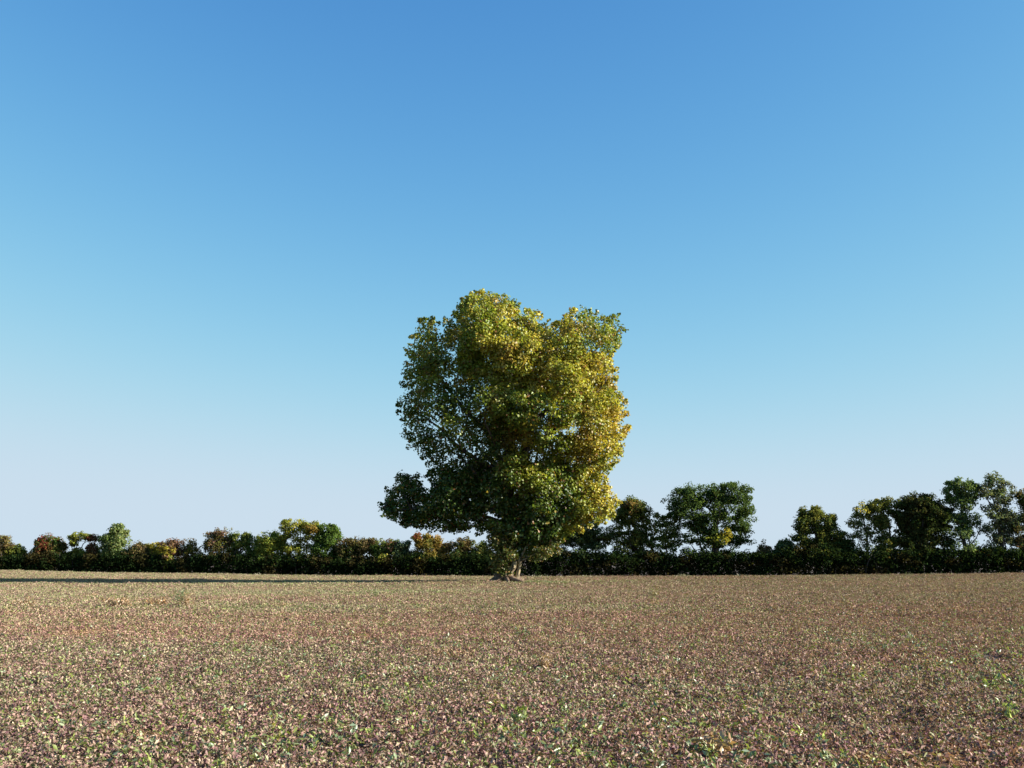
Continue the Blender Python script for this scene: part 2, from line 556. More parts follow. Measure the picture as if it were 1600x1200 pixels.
    st.add([w(800, 909, -.5), w(797, 900, -.5), w(797, 892, -.45), w(803, 885, -.4), w(804, 878, -.4), w(800, 866, -.2), w(803, 850, 0), w(815, 820, .2), w(840, 780, .4)],
           [.26, .20, .22, .20, .12, .13, .12, .10, .07], 10, random, 0.22)
    st.add([w(803, 886, -.4), w(806, 879, -.5), w(804, 873, -.5)], [.13, .10, .04], 8, random, .1)
    o = st.build('stem', M_PALE, root); tag(o, 'short twisted pale stem with peeled bark at the foot')
    s2 = Wood()
    s2.add([w(807, 906, -.3), w(809, 898, -.3), w(811, 889, -.3), w(813, 880, -.3), w(812, 873, -.3), w(815, 868, -.2)], [.15, .13, .13, .12, .11, .08], 8, random, .08)
    s2.add([w(813, 872, -.3), w(820, 869, -.4), w(828, 870, -.6)], [.07, .05, .03], 6)
    s2.add([w(812, 877, -.3), w(820, 874, -.5), w(829, 869, -.6), w(842, 862, -.7)], [.06, .05, .04, .02], 6)
    s2.add([w(815, 868, -.2), w(822, 855, -.3), w(838, 838, -.4), w(858, 822, -.4)], [.08, .07, .05, .03], 6)
    s2.add([w(812, 873, -.3), w(806, 860, -.3), w(808, 840, -.2)], [.07, .05, .03], 6)
    o = s2.build('stem', M_PALE, root); tag(o, 'thin pale bare stem leaning right with forked twigs')
    # splayed roots
    for pts, rads in (([(790, 902, -.6), (780, 904, -.9), (772, 908, -1.2), (766, 912, -1.6)], [.16, .12, .09, .05]),
                      ([(783, 898, -.2), (776, 904, -.3), (768, 907, -.4), (760, 909, -.3)], [.30, .22, .13, .06]),
                      ([(795, 902, -.7), (803, 905, -1.0), (812, 907, -1.2), (824, 908, -1.2)], [.22, .17, .12, .06]),
                      ([(790, 903, -.7), (793, 907, -1.2), (797, 911, -1.7)], [.2, .15, .08]),
                      ([(806, 903, -.2), (814, 906, 0.1), (824, 907.5, .3)], [.2, .12, .06])):
        r_ = Wood()
        P3 = []
        for q in pts:
            v = w(q[0], q[1], q[2])
            v.z = max(min(v.z, v.z), tz(v.x, v.y) + 0.0)
            P3.append(v)
        P3[-1].z = tz(P3[-1].x, P3[-1].y) - 0.03
        r_.add(P3, rads, 8, random, .15)
        r_.build('root', M_ROOT, root)
    # limbs
    def axis(py):
        ys = [540, 590, 640, 690, 735, 780, 820, 855]
        xs = [800, 798, 800, 797, 793, 795, 793, 790]
        return at(float(np.interp(py, ys, xs)), py, TY)
    ends = [(640, 790, 0, 800), (600, 792, -.5, 800), (650, 640, -2, 745), (655, 560, 1, 700), (700, 520, -1, 670), (745, 480, .5, 640), (775, 475, -2, 610), (820, 510, 1, 600),
            (880, 530, -1, 650), (930, 510, 0, 680), (955, 520, 1, 690), (945, 600, -2, 720), (960, 660, 1, 750), (930, 720, -.8, 780), (950, 790, .5, 820), (900, 800, -.4, 830),
            (700, 700, -1.2, 790), (760, 640, -4.5, 740), (850, 640, -3.0, 760), (820, 740, -1.2, 810), (710, 780, -.6, 830), (790, 570, 4.5, 720), (720, 640, 4.5, 760),
            (870, 680, 4.2, 770), (840, 770, 4, 820), (690, 770, 3.5, 820)]
    lm_ends = []
    for (ex, ey, dy, sy) in ends:
        lb = Wood()
        s = axis(sy); e_ = at(ex, ey, TY + dy)
        mid = s.lerp(e_, 0.45) + Vector((0, 0, (-0.05 if ey < sy - 40 else 0.06) * (e_ - s).length))
        pts = wiggle(s, mid, 3, 0.03)[:-1] + wiggle(mid, e_, 4, 0.05)
        L = (e_ - s).length
        r0 = 0.05 + 0.020 * L
        rd = [r0 * (1 - 0.88 * i / (len(pts) - 1)) for i in range(len(pts))]
        lb.add(pts, rd, 7, random, .05)
        for p in pts[2:]:
            lm_ends.append(p)
        # twigs reaching towards leaf clumps
        for q in range(6):
            p = pts[random.randint(2, len(pts) - 1)]
            dd = np.linalg.norm(C - np.array(p), axis=1)
            near = np.where(dd < 2.6)[0]
            if len(near):
                tgt = Vector(C[random.choice(list(near))])
                lb.add(wiggle(p, tgt, 3, 0.06), [.045, .035, .022, .01], 5)
        lb.build('limb', M_BARK, root)
    # thin leafy sprouts round the trunk foot
    rs = np.random.default_rng(3)
    P = []
    for _ in range(270):
        px = rs.normal(788, 17); py = rs.uniform(828, 899)
        if py > 872 and px > 797: continue
        if abs(px - 790) > 30 - (py - 830) * 0.22: continue
        P.append(at(px, py, TY + rs.uniform(-1.5, 1.2)))
    for _ in range(60):
        t = rs.uniform()
        P.append(at(828 + 40 * t + rs.normal() * 8, 872 - 22 * t + rs.normal() * 6, TY + rs.uniform(-1.6, .6)))
    P = np.array([tuple(p) for p in P])
    bs = np.tile(np.array([[0.075, 0.095, 0.02]]), (len(P), 1)) * rs.uniform(.7, 1.5, (len(P), 1))
    V, Fc, Cc = crown_leaves(P, rs.uniform(.22, .42, len(P)), rs.integers(14, 34, len(P)), 0.13, bs, rs, mix=([(0.3, 0.22, 0.06), (0.22, .13, .06)], .2))
    o = mesh_from('sprouts', V, Fc, 3, M_LEAF, root, Cc)
    tag(o, 'leafy sprouts clinging round the lower trunk', kind='stuff')
    return root


main_tree()

# ------------------------------------------------------------------ trees of the hedgerow
DG = (0.058, 0.088, 0.026); MG = (0.095, 0.150, 0.036); OL = (0.17, 0.175, 0.045); YG = (0.27, 0.29, 0.055); YE = (0.38, 0.33, 0.055)
OR = (0.29, 0.19, 0.055); RD = (0.19, 0.055, 0.035); BR = (0.16, 0.115, 0.055); PG = (0.22, 0.26, 0.11); GG = (0.13, 0.175, 0.09); MV = (0.18, 0.10, 0.075)


def far_tree(name, cx, hw, top, bot, lower, upper, label, dens=.85, cat='tree', dY=2.0, lobes=None, extra=None, leaf=0.15, group='trees along the far hedgerow', trunk_r=0.16, ragged=0.3, deep=0.9, skirt=.8):
    """lower / upper: leaf colours low and high in the crown; lobes: outline ellipses (x, y, rx, ry) in photo pixels."""
    sd = int(cx * 7 + top) & 0xffff
    rng = np.random.default_rng(sd)
    random.seed(sd)
    Y = hedge_Y(cx) + dY
    ppm = F / Y
    bx = (cx - 800) / F * Y
    z0 = tz(bx, Y)
    root = empty(name, (bx, Y, z0 - 0.05))
    tag(root, label, cat, group)
    if lobes is None:
        h = bot - top
        lobes = [(cx, top + h * .45, hw * .9, h * .45), (cx - hw * .45, top + h * .62, hw * .55, h * .36), (cx + hw * .45, top + h * .60, hw * .55, h * .38), (cx + hw * rng.uniform(-.3, .3), top + h * .25, hw * .5, h * .25)]
    lobes = [(a, b, c * 1.16, d * 1.08) for a, b, c, d in lobes]
    low = max(l[1] + l[3] for l in lobes)
    full = list(lobes)
    for (lx, ly, rx, ry) in lobes:
        for _ in range(5 if rx > 12 else 3):
            a_ = rng.uniform(0, 6.283)
            f_ = rng.uniform(.30, .55)
            if ly + math.sin(a_) * ry * .8 - ry * f_ < top: continue
            full.append((lx + math.cos(a_) * rx * .8, ly + math.sin(a_) * ry * .8, rx * f_, ry * f_))
    if skirt > 0:
        yb = 882
        if yb - low > -10:
            full.append((cx, (low - 12 + yb) / 2, hw * 1.08, max(8, (yb - low + 16) / 2)))
    Cs, Rs, Bs = [], [], []
    for li, (lx, ly, rx, ry) in enumerate(full):
        is_skirt = skirt > 0 and li == len(full) - 1
        arx, ary = rx / ppm, ry / ppm
        dpt = min(arx, ary * 1.3 + 0.3) * deep + 0.2
        area = arx * ary * 3.1 + dpt * ary * 2
        r_c = float(np.clip(0.28 * min(arx, ary) + 0.10, 0.16, 0.40))
        n = max(4, int(area / (r_c * r_c) * 0.9 * (0.4 + 0.6 * dens)))
        if is_skirt: n = int(n * skirt)
        d = rng.normal(size=(n, 3)); d /= np.linalg.norm(d, axis=1, keepdims=True)
        rr = rng.uniform(0.2, 1.0, n) ** 0.5 * (1 + ragged * rng.normal(size=n) * 0.45)
        c0 = at(lx, ly, Y)
        P = np.array(c0) + d * rr[:, None] * np.maximum(np.array([arx, dpt, ary]) - r_c * 0.45, 0.08)
        for p in P:
            if p[2] < z0 + 0.25: p[2] = z0 + 0.25 + rng.uniform(0, .3)
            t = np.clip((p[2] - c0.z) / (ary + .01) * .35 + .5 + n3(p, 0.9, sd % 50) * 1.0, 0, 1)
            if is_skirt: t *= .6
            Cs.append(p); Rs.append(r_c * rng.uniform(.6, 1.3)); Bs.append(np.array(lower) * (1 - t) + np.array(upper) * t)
    if extra:
        for (lx, ly, rx, ry, colr, nn) in extra:
            for _ in range(nn):
                p = np.array(at(lx + rng.normal() * rx * .5, ly + rng.normal() * ry * .5, Y - rng.uniform(0.6, 1.6)))
                Cs.append(p); Rs.append(rng.uniform(.2, .4)); Bs.append(np.array(colr))
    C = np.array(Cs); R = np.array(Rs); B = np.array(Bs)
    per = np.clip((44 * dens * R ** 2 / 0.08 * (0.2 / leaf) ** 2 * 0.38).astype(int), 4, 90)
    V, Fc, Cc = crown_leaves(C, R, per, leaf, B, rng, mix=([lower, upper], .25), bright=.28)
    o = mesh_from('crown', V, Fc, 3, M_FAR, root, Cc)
    o['kind'] = 'stuff'
    wd = Wood()
    topz = at(cx, top + (bot - top) * .30, Y)
    base = Vector((bx, Y, z0 - 0.05))
    pts = wiggle(base, topz, 5, 0.018)
    wd.add(pts, [trunk_r * f for f in (1.15, 1, .85, .65, .42, .2)], 7, random, .08)
    for k in range(9 if hw > 25 else 6):
        s = pts[random.randint(1, 4)]
        tgt = Vector(C[random.randrange(len(C))])
        if tgt.z < s.z: s = pts[1]
        L = (tgt - s).length
        wd.add(wiggle(s, tgt, 4, 0.05, -0.04), [trunk_r * .42, trunk_r * .34, trunk_r * .26, trunk_r * .16, .015], 5)
        m_ = s.lerp(tgt, .6)
        near = C[np.argmin(np.abs(np.linalg.norm(C - np.array(m_), axis=1) - 1.0))]
        wd.add(wiggle(m_, Vector(near), 3, .06), [trunk_r * .18, trunk_r * .14, .02, .01], 5)
    wd.build('trunk', M_FARBARK, root)
    return root


T = far_tree
# left of the lone tree, from the left edge
T('tree', 2, 16, 838, 890, OL, BR, 'small brown and olive tree cut by the left edge of the picture', dens=.8)
T('shrub', 27, 14, 850, 890, DG, YG, 'low yellow green shrub between the left edge and the red topped tree', cat='shrub', trunk_r=.07)
T('tree', 77, 23, 836, 890, MG, RD, 'rounded tree with dark red top and green underside near the left edge', lobes=[(77, 850, 20, 13), (66, 858, 12, 14), (90, 858, 11, 12), (78, 872, 24, 15)])
T('tree', 122, 15, 831, 886, OL, YG, 'small flat topped yellow green tree next to the red topped one', lobes=[(124, 838, 15, 7), (115, 846, 7, 7), (121, 872, 14, 12)], dens=.9)
T('tree', 146, 9, 834, 886, BR, RD, 'little dark red tree squeezed beside the flat topped yellow green one', lobes=[(144, 841, 8, 7), (146, 862, 9, 16)], trunk_r=.1)
T('tree', 181, 23, 816, 888, MG, PG, 'pale grey green pointed tree, tallest in the left part of the hedgerow', lobes=[(184, 834, 13, 15), (172, 842, 13, 10), (180, 856, 23, 14), (165, 862, 12, 10), (184, 824, 8, 7)], dens=.8, extra=[(182, 845, 16, 14, PG, 20)])
T('shrub', 219, 24, 849, 890, DG, BR, 'brownish shrub right of the pale pointed tree', cat='shrub', trunk_r=.08)
T('shrub', 242, 11, 846, 872, YE, YE, 'bright golden yellow bush left of the mauve domed tree', cat='shrub', trunk_r=.06, dY=2.5, lobes=[(241, 856, 11, 9), (247, 864, 9, 8)])
T('tree', 268, 19, 842, 890, BR, MV, 'mauve brown domed tree with a bright yellow front', lobes=[(268, 853, 18, 12), (270, 870, 20, 16)], extra=[(262, 862, 12, 9, YE, 26), (262, 878, 8, 10, YG, 14)])
T('tree', 301, 13, 843, 888, OL, BR, 'thin greyish half bare tree right of the mauve domed one', dens=.45)
T('tree', 343, 21, 821, 889, OL, MV, 'airy olive and red brown tree with open top, left of its rounder olive neighbour', lobes=[(346, 833, 12, 12), (333, 842, 12, 11), (344, 858, 20, 18)], dens=.6, extra=[(336, 854, 10, 10, OL, 8)])
T('tree', 379, 20, 831, 889, MG, OL, 'rounded olive tree right of the airy red brown one', lobes=[(375, 842, 15, 10), (388, 847, 11, 12), (379, 864, 19, 18)], dens=.7)
T('tree', 424, 25, 832, 890, MG, YG, 'low round green tree with yellow green leaves in front, left of the tall pale one', lobes=[(424, 850, 22, 17), (412, 862, 14, 18), (438, 845, 12, 12), (425, 876, 24, 14)], extra=[(418, 850, 9, 10, YG, 10), (447, 858, 6, 6, YE, 6)])
T('tree', 470, 33, 809, 888, OL, YG, 'tall pale yellow and orange tree, highest between the left edge and the lone tree', lobes=[(462, 820, 20, 10), (482, 824, 14, 9), (450, 830, 10, 10), (468, 836, 26, 10), (490, 834, 14, 12), (470, 868, 28, 18)], dens=.55, extra=[(488, 825, 9, 7, OR, 12), (462, 818, 10, 5, YE, 6)])
T('tree', 512, 20, 818, 890, MG, MG, 'mid green bushy tree leaning on the tall pale orange one', lobes=[(510, 826, 12, 8), (514, 842, 17, 16), (508, 862, 18, 18), (520, 875, 14, 14)])
T('tree', 557, 30, 838, 892, DG, BR, 'wide low brown tree right of the mid green bushy one', lobes=[(556, 853, 26, 14), (545, 860, 20, 16), (572, 855, 16, 13), (558, 876, 28, 15)])
T('shrub', 601, 17, 842, 892, MG, OL, 'yellow green and rusty shrub right of the wide brown tree', cat='shrub', trunk_r=.07, lobes=[(602, 855, 16, 12), (597, 870, 14, 14)], extra=[(596, 872, 7, 8, YG, 12), (608, 850, 9, 7, MV, 6)])
T('tree', 629, 15, 843, 892, GG, GG, 'small grey green tree just under the tip of the lone tree\'s low branch', dens=1.1, lobes=[(629, 858, 13, 14), (630, 876, 14, 14)])
T('tree', 669, 26, 831, 892, OL, OR, 'orange and yellow tree below the lone tree\'s low left branch', lobes=[(662, 842, 17, 10), (680, 845, 14, 10), (669, 862, 24, 16), (670, 878, 22, 12)], extra=[(664, 872, 8, 6, YE, 8), (652, 838, 4, 6, RD, 5)])
T('tree', 716, 20, 838, 893, DG, BR, 'brown olive tree standing between the orange tree and the lone trunk', lobes=[(722, 850, 14, 12), (712, 862, 18, 16), (716, 880, 20, 10)], dens=.8)
T('shrub', 752, 19, 846, 894, DG, OL, 'dull olive shrub immediately left of the lone trunk', cat='shrub', trunk_r=.08)
# right of the lone tree
T('tree', 848, 32, 812, 895, DG, DG, 'dark green tree half hidden behind the lone trunk on its right', dens=.8, lobes=[(848, 832, 26, 14), (842, 850, 26, 10), (860, 842, 20, 14)])
T('tree', 912, 44, 806, 896, DG, GG, 'dark sparse tree under the lone tree\'s right hand foliage', dens=.85, lobes=[(915, 822, 30, 14), (895, 834, 26, 14), (930, 838, 24, 12), (912, 848, 34, 8)])
T('tree', 991, 36, 776, 860, DG, OL, 'brown topped tree just right of the lone tree with open twigs below', lobes=[(992, 795, 22, 17), (978, 806, 20, 13), (1006, 802, 16, 16), (990, 790, 14, 14), (985, 826, 36, 10), (975, 842, 34, 10), (1005, 845, 26, 10)], dens=.75, skirt=1.2, extra=[(990, 790, 14, 10, BR, 22), (985, 787, 8, 6, OR, 5)], trunk_r=.2)
T('tree', 1040, 18, 800, 862, MG, OL, 'small thin olive tree between the brown topped tree and the broad green one', lobes=[(1030, 812, 9, 10), (1045, 812, 10, 10), (1040, 830, 19, 12), (1035, 848, 20, 10)], dens=.65, trunk_r=.12)
T('tree', 1113, 70, 752, 866, DG, (0.085, 0.135, 0.045), 'broad round green tree, largest in the hedgerow, right of the lone tree',
  lobes=[(1090, 770, 30, 15), (1122, 765, 28, 12), (1148, 772, 24, 16), (1070, 785, 24, 18), (1100, 795, 34, 20), (1150, 795, 28, 20), (1162, 815, 18, 16), (1115, 820, 30, 18), (1070, 812, 22, 16), (1060, 795, 14, 12), (1152, 838, 24, 12), (1090, 838, 32, 10), (1125, 845, 34, 10)],
  dens=.62, skirt=.5, ragged=.45, extra=[(1136, 838, 9, 10, YE, 16), (1120, 842, 16, 8, YG, 12), (1130, 805, 26, 10, MG, 14)], trunk_r=.34)
T('shrub', 1192, 13, 848, 892, DG, BR, 'dark twiggy shrub at the right foot of the broad green tree', cat='shrub', dens=.7, trunk_r=.07)
T('shrub', 1225, 20, 843, 892, DG, GG, 'dark round shrub midway between the broad green tree and the next tree right', cat='shrub', trunk_r=.08, dens=.9)
T('tree', 1274, 33, 788, 868, DG, OL, 'medium olive green tree with ragged left side standing alone above the hedge', lobes=[(1268, 800, 16, 12), (1258, 815, 15, 18), (1280, 815, 20, 18), (1296, 834, 18, 16), (1268, 840, 24, 14), (1285, 850, 28, 10)], dens=.85, trunk_r=.22)
T('shrub', 1322, 14, 832, 890, DG, DG, 'thin dark shrub right of the ragged olive tree', cat='shrub', dens=.55, trunk_r=.06)
T('tree', 1349, 19, 783, 862, GG, OL, 'wispy half bare tree with a yellowish top', lobes=[(1348, 798, 12, 13), (1340, 814, 12, 12), (1356, 815, 12, 14), (1347, 834, 14, 10)], dens=.42, extra=[(1348, 797, 7, 7, YE, 6)])
T('tree', 1384, 25, 776, 868, DG, OL, 'two lobed olive tree between the wispy one and the dark dense one', lobes=[(1372, 800, 14, 18), (1376, 830, 13, 22), (1393, 786, 16, 10), (1400, 800, 10, 10), (1386, 850, 22, 12)], dens=.75, trunk_r=.18)
T('tree', 1441, 39, 770, 872, DG, (0.06, 0.06, 0.025), 'dark dense round tree, darkest of the trees on the right', lobes=[(1430, 785, 20, 14), (1446, 792, 24, 20), (1462, 806, 20, 18), (1425, 810, 18, 20), (1448, 828, 32, 16), (1440, 850, 34, 14)], dens=1.25, trunk_r=.28)
T('tree', 1502, 31, 745, 868, GG, MG, 'tall round headed tree on a slim visible trunk near the right edge', lobes=[(1500, 758, 18, 11), (1488, 770, 14, 14), (1514, 770, 16, 14), (1502, 785, 20, 14), (1490, 812, 16, 7), (1516, 810, 18, 9), (1508, 828, 16, 6)], dens=.7, trunk_r=.18)
T('tree', 1559, 33, 736, 872, GG, (0.12, 0.12, 0.07), 'tall wispy grey tree, highest at the right edge', lobes=[(1556, 752, 14, 13), (1544, 770, 16, 14), (1570, 772, 18, 16), (1556, 796, 26, 18), (1575, 815, 18, 20), (1552, 830, 20, 18), (1568, 850, 26, 14)], dens=.50, trunk_r=.20, ragged=.5)
T('tree', 1608, 22, 760, 872, DG, BR, 'dark brownish tree cut by the right edge of the picture', lobes=[(1604, 780, 14, 16), (1612, 800, 20, 20), (1602, 830, 20, 20), (1612, 850, 26, 16)], dens=.7)

# ---- the clipped dark hedge running along the field edge (two lengths that meet behind the lone tree)
def hedge(p0, p1, label, seed):
    rng = np.random.default_rng(seed)
    Ym = hedge_Y((p0 + p1) / 2)
    xm = ((p0 + p1) / 2 - 800) / F * Ym
    root = empty('hedge', (xm, Ym, tz(xm, Ym)))
    tag(root, label, 'hedge')
    n = int((p1 - p0) * 7.0)
    px = rng.uniform(p0, p1, n)
    Y0 = np.interp(px, [p[0] for p in HP], _hy)
    dep = rng.uniform(0, 3.6, n)
    x = (px - 800) / F * Y0
    tops = np.array([float(np.interp(q, [-50, -10, 10, 50], [1.8, 1.95, 2.35, 2.35])) + 0.95 * noise.noise(Vector((q * 0.16, seed, 0))) + 0.35 * noise.noise(Vector((q * 0.6, seed, 3))) for q in x])
    front = np.array([0.35 * noise.noise(Vector((q * 0.35, seed, 8))) for q in x])
    hh = rng.uniform(0.02, 1.0, n) ** 0.85 * tops
    z = terrain(x, Y0 + dep) + hh
    C = np.stack([x, Y0 + dep + front + 0.12 * (hh > 2.1), z], 1)
    base = np.array([0.021, 0.036, 0.012]) * rng.uniform(.65, 1.35, (n, 1))
    warm = np.array([noise.noise(Vector((q[0] * .5, q[1] * .3, q[2] * .8))) for q in C])
    base[warm > .22] = np.array([0.05, 0.045, 0.018])
    V, Fc, Cc = crown_leaves(C, rng.uniform(.3, .5, n), np.full(n, 13), 0.17, base, rng, bright=.3)
    o = mesh_from('foliage', V, Fc, 3, M_FAR, root, Cc); o['kind'] = 'stuff'
    wd = Wood()
    x_ = x.min()
    while x_ < x.max():
        pxx = float(np.interp(x_, _hx, [p[0] for p in HP]))
        yy = hedge_Y(pxx) + rng.uniform(.6, 2.6)
        b = Vector((x_, yy, tz(x_, yy)))
        wd.add(wiggle(b, b + Vector((rng.normal() * .3, rng.normal() * .3, 2.0)), 3, .04), [.07, .055, .04, .02], 5)
        x_ += rng.uniform(.7, 1.8)
    wd.build('stem', M_FARBARK, root)['kind'] = 'stuff'


hedge(-190, 790, 'dark hedge along the far field edge, the length left of the lone trunk', 2)
hedge(790, 1760, 'dark hedge along the far field edge, the length right of the lone trunk', 5)

# ------------------------------------------------------------------ ground cover (wilted clover-like leaves) as scattered patches
PAL = [((0.40, 0.315, 0.235), 28), ((0.37, 0.25, 0.225), 26), ((0.28, 0.175, 0.17), 18), ((0.51, 0.43, 0.34), 11), ((0.19, 0.10, 0.115), 15), ((0.19, 0.26, 0.08), 15),
       ((0.27, 0.30, 0.17), 13), ((0.10, 0.07, 0.05), 9)]
PC = np.array([p[0] for p in PAL]); PW = np.array([p[1] for p in PAL], float); PW /= PW.sum()
src = bpy.data.collections.new('leaf_patches')
for k in range(7):
    rng = np.random.default_rng(100 + k)
    nl = 950
    r = 0.5 * np.sqrt(rng.uniform(0, 1, nl)); an = rng.uniform(0, 2 * math.pi, nl)
    x, y = r * np.cos(an), r * np.sin(an)
    hgt = np.array([max(0.0, 0.45 + 1.7 * noise.noise(Vector((a_ * 11, b_ * 11, k * 3.3)))) for a_, b_ in zip(x, y)])
    z = 0.004 + 0.11 * np.clip(hgt, 0, 1.2) * rng.uniform(.25, 1, nl)
    C = np.stack([x, y, z], 1)
    N = rng.normal(size=(nl, 3)) * 0.75 + np.array([0, 0, 0.75])
    col = PC[rng.choice(len(PC), nl, p=PW)] * rng.uniform(.7, 1.3, (nl, 1))
    V, Fc, Cc = leaves(C, N, rng.uniform(.012, .031, nl), np.clip(col, 0, .8), rng, elong=rng.uniform(.9, 2.4, (nl, 1)), fold=.28)
    # dry stalks
    ns = 60
    r = 0.5 * np.sqrt(rng.uniform(0, 1, ns)); an = rng.uniform(0, 2 * math.pi, ns)
    C2 = np.stack([r * np.cos(an), r * np.sin(an), rng.uniform(.02, .07, ns)], 1)
    roll = rng.normal(size=(ns, 3)) * np.array([1, 1, .8])
    V2, F2, C2c = leaves(C2, rng.normal(size=(ns, 3)), np.full(ns, .010), np.clip(PC[rng.integers(0, 4, ns)] * rng.uniform(.6, 1.2, (ns, 1)), 0, .8), rng, elong=rng.uniform(4, 9, (ns, 1)), roll=roll)
    V = np.concatenate([V, V2]); Fc = np.concatenate([Fc, F2 + nl * 4]); Cc = np.concatenate([Cc, C2c])
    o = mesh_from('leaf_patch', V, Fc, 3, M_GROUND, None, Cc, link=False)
    src.objects.link(o)

# scatter points (jittered, thinner with distance)
rng = np.random.default_rng(8)
PTS, SCL = [], []
for (y0, y1, dn, sc) in ((3.5, 14, 10, .9), (14, 30, 6.5, .95), (30, 60, 4.2, 1.2), (60, 104, 2.6, 1.5)):
    wmax = y1 * 0.56 + 5
    n = int((y1 - y0) * 2 * wmax * dn)
    x = rng.uniform(-wmax, wmax, n); y = rng.uniform(y0, y1, n)
    ok = np.abs(x) < y * 0.54 + 5
    hy = np.interp(x, _hx, _hy)
    ok &= y < hy + 0.3
    ok &= ((x - TX - 1.6) / 3.6) ** 2 + ((y - TY + .8) / 2.4) ** 2 > 1
    x, y = x[ok], y[ok]
    PTS.append(np.stack([x, y, terrain(x, y) - .003], 1)); SCL.append(np.full(len(x), sc) * rng.uniform(.8, 1.25, len(x)))
PTS = np.concatenate(PTS); SCL = np.concatenate(SCL)
print('ground patches', len(PTS))
me = bpy.data.meshes.new('ground_cover')
me.vertices.add(len(PTS)); me.vertices.foreach_set('co', PTS.astype(np.float32).reshape(-1))
at_s = me.attributes.new('scl', 'FLOAT', 'POINT'); at_s.data.foreach_set('value', SCL.astype(np.float32))
at_r = me.attributes.new('rotz', 'FLOAT_VECTOR', 'POINT')
rv = np.zeros((len(PTS), 3), np.float32); rv[:, 2] = rng.uniform(0, 6.283, len(PTS)); rv[:, 0] = rng.normal(size=len(PTS)) * .04; rv[:, 1] = rng.normal(size=len(PTS)) * .04
at_r.data.foreach_set('vector', rv.reshape(-1))
me.update()
gc = bpy.data.objects.new('ground_cover', me)
COL.objects.link(gc)
tag(gc, 'wilted pinkish and tan leaf litter covering the whole field', kind='stuff')
ng = bpy.data.node_groups.new('scatter_patches', 'GeometryNodeTree')
ng.interface.new_socket('Geometry', in_out='INPUT', socket_type='NodeSocketGeometry')
ng.interface.new_socket('Geometry', in_out='OUTPUT', socket_type='NodeSocketGeometry')
gi = ng.nodes.new('NodeGroupInput'); go = ng.nodes.new('NodeGroupOutput')
m2p = ng.nodes.new('GeometryNodeMeshToPoints')
ci = ng.nodes.new('GeometryNodeCollectionInfo'); ci.inputs['Collection'].default_value = src
ci.inputs['Separate Children'].default_value = True; ci.inputs['Reset Children'].default_value = True
iop = ng.nodes.new('GeometryNodeInstanceOnPoints'); iop.inputs['Pick Instance'].default_value = True
na = ng.nodes.new('GeometryNodeInputNamedAttribute'); na.data_type = 'FLOAT'; na.inputs['Name'].default_value = 'scl'
nr = ng.nodes.new('GeometryNodeInputNamedAttribute'); nr.data_type = 'FLOAT_VECTOR'; nr.inputs['Name'].default_value = 'rotz'
L = ng.links
L.new(gi.outputs[0], m2p.inputs['Mesh']); L.new(m2p.outputs[0], iop.inputs['Points']); L.new(ci.outputs[0], iop.inputs['Instance'])
L.new(nr.outputs['Attribute'], iop.inputs['Rotation']); L.new(na.outputs['Attribute'], iop.inputs['Scale']); L.new(iop.outputs[0], go.inputs[0])
md = gc.modifiers.new('scatter', 'NODES'); md.node_group = ng

# ------------------------------------------------------------------ grass at the tree's foot and along the hedge
def blades(P, H, col, rng, w=.03, lean=.35):
    n = len(P)
    d = rng.normal(size=(n, 3)) * lean; d[:, 2] = 1
    sd = rng.normal(size=(n, 3)); sd[:, 2] = 0; sd /= np.linalg.norm(sd, axis=1, keepdims=True)
    H = H[:, None]
    v0 = P - sd * w; v1 = P + sd * w; v2 = P + d * H * .6 + sd * w * .5; v3 = P + d * H * np.array([1.35, 1.35, .95])
    V = np.stack([v0, v1, v2, v3], 1).reshape(-1, 3)
    b = np.arange(n)[:, None] * 4
    Fc = np.concatenate([b, b + 1, b + 2, b, b + 2, b + 3], 1).reshape(-1)
    return V, Fc, np.repeat(col, 4, axis=0)


rng = np.random.default_rng(77)
n = 15000
x = TX + 1.6 + rng.normal(size=n) * 2.2; y = TY - .8 + rng.normal(size=n) * 1.5
P = np.stack([x, y, terrain(x, y)], 1)
col = np.array([0.11, 0.14, 0.04]) * rng.uniform(.6, 1.4, (n, 1)); pk = rng.uniform(size=n) < .22; col[pk] = np.array([0.30, 0.19, 0.11])
V, Fc, Cc = blades(P, rng.uniform(.06, .2, n), col, rng)
g = mesh_from('grass', V, Fc, 3, M_WEED, None, Cc); tag(g, 'short green and rusty grass round the foot of the lone tree', kind='stuff')

n = 26000
px = rng.uniform(-120, 1720, n)
Yh = np.interp(px, [p[0] for p in HP], _hy)
x = (px - 800) / F * Yh; y = Yh - rng.uniform(0, 1, n) ** 1.6 * 4.5 + 0.4
P = np.stack([x, y, terrain(x, y)], 1)
col = np.array([0.19, 0.18, 0.105]) * rng.uniform(.7, 1.25, (n, 1))
tall = np.array([max(0., noise.noise(Vector((q[0] * .35, q[1] * .35, 9)))) for q in P])
V, Fc, Cc = blades(P, rng.uniform(.05, .16, n) + tall * rng.uniform(0, .55, n), col, rng, w=.035)
g = mesh_from('grass', V, Fc, 3, M_WEED, None, Cc); tag(g, 'pale green grass margin in front of the hedge', kind='stuff')

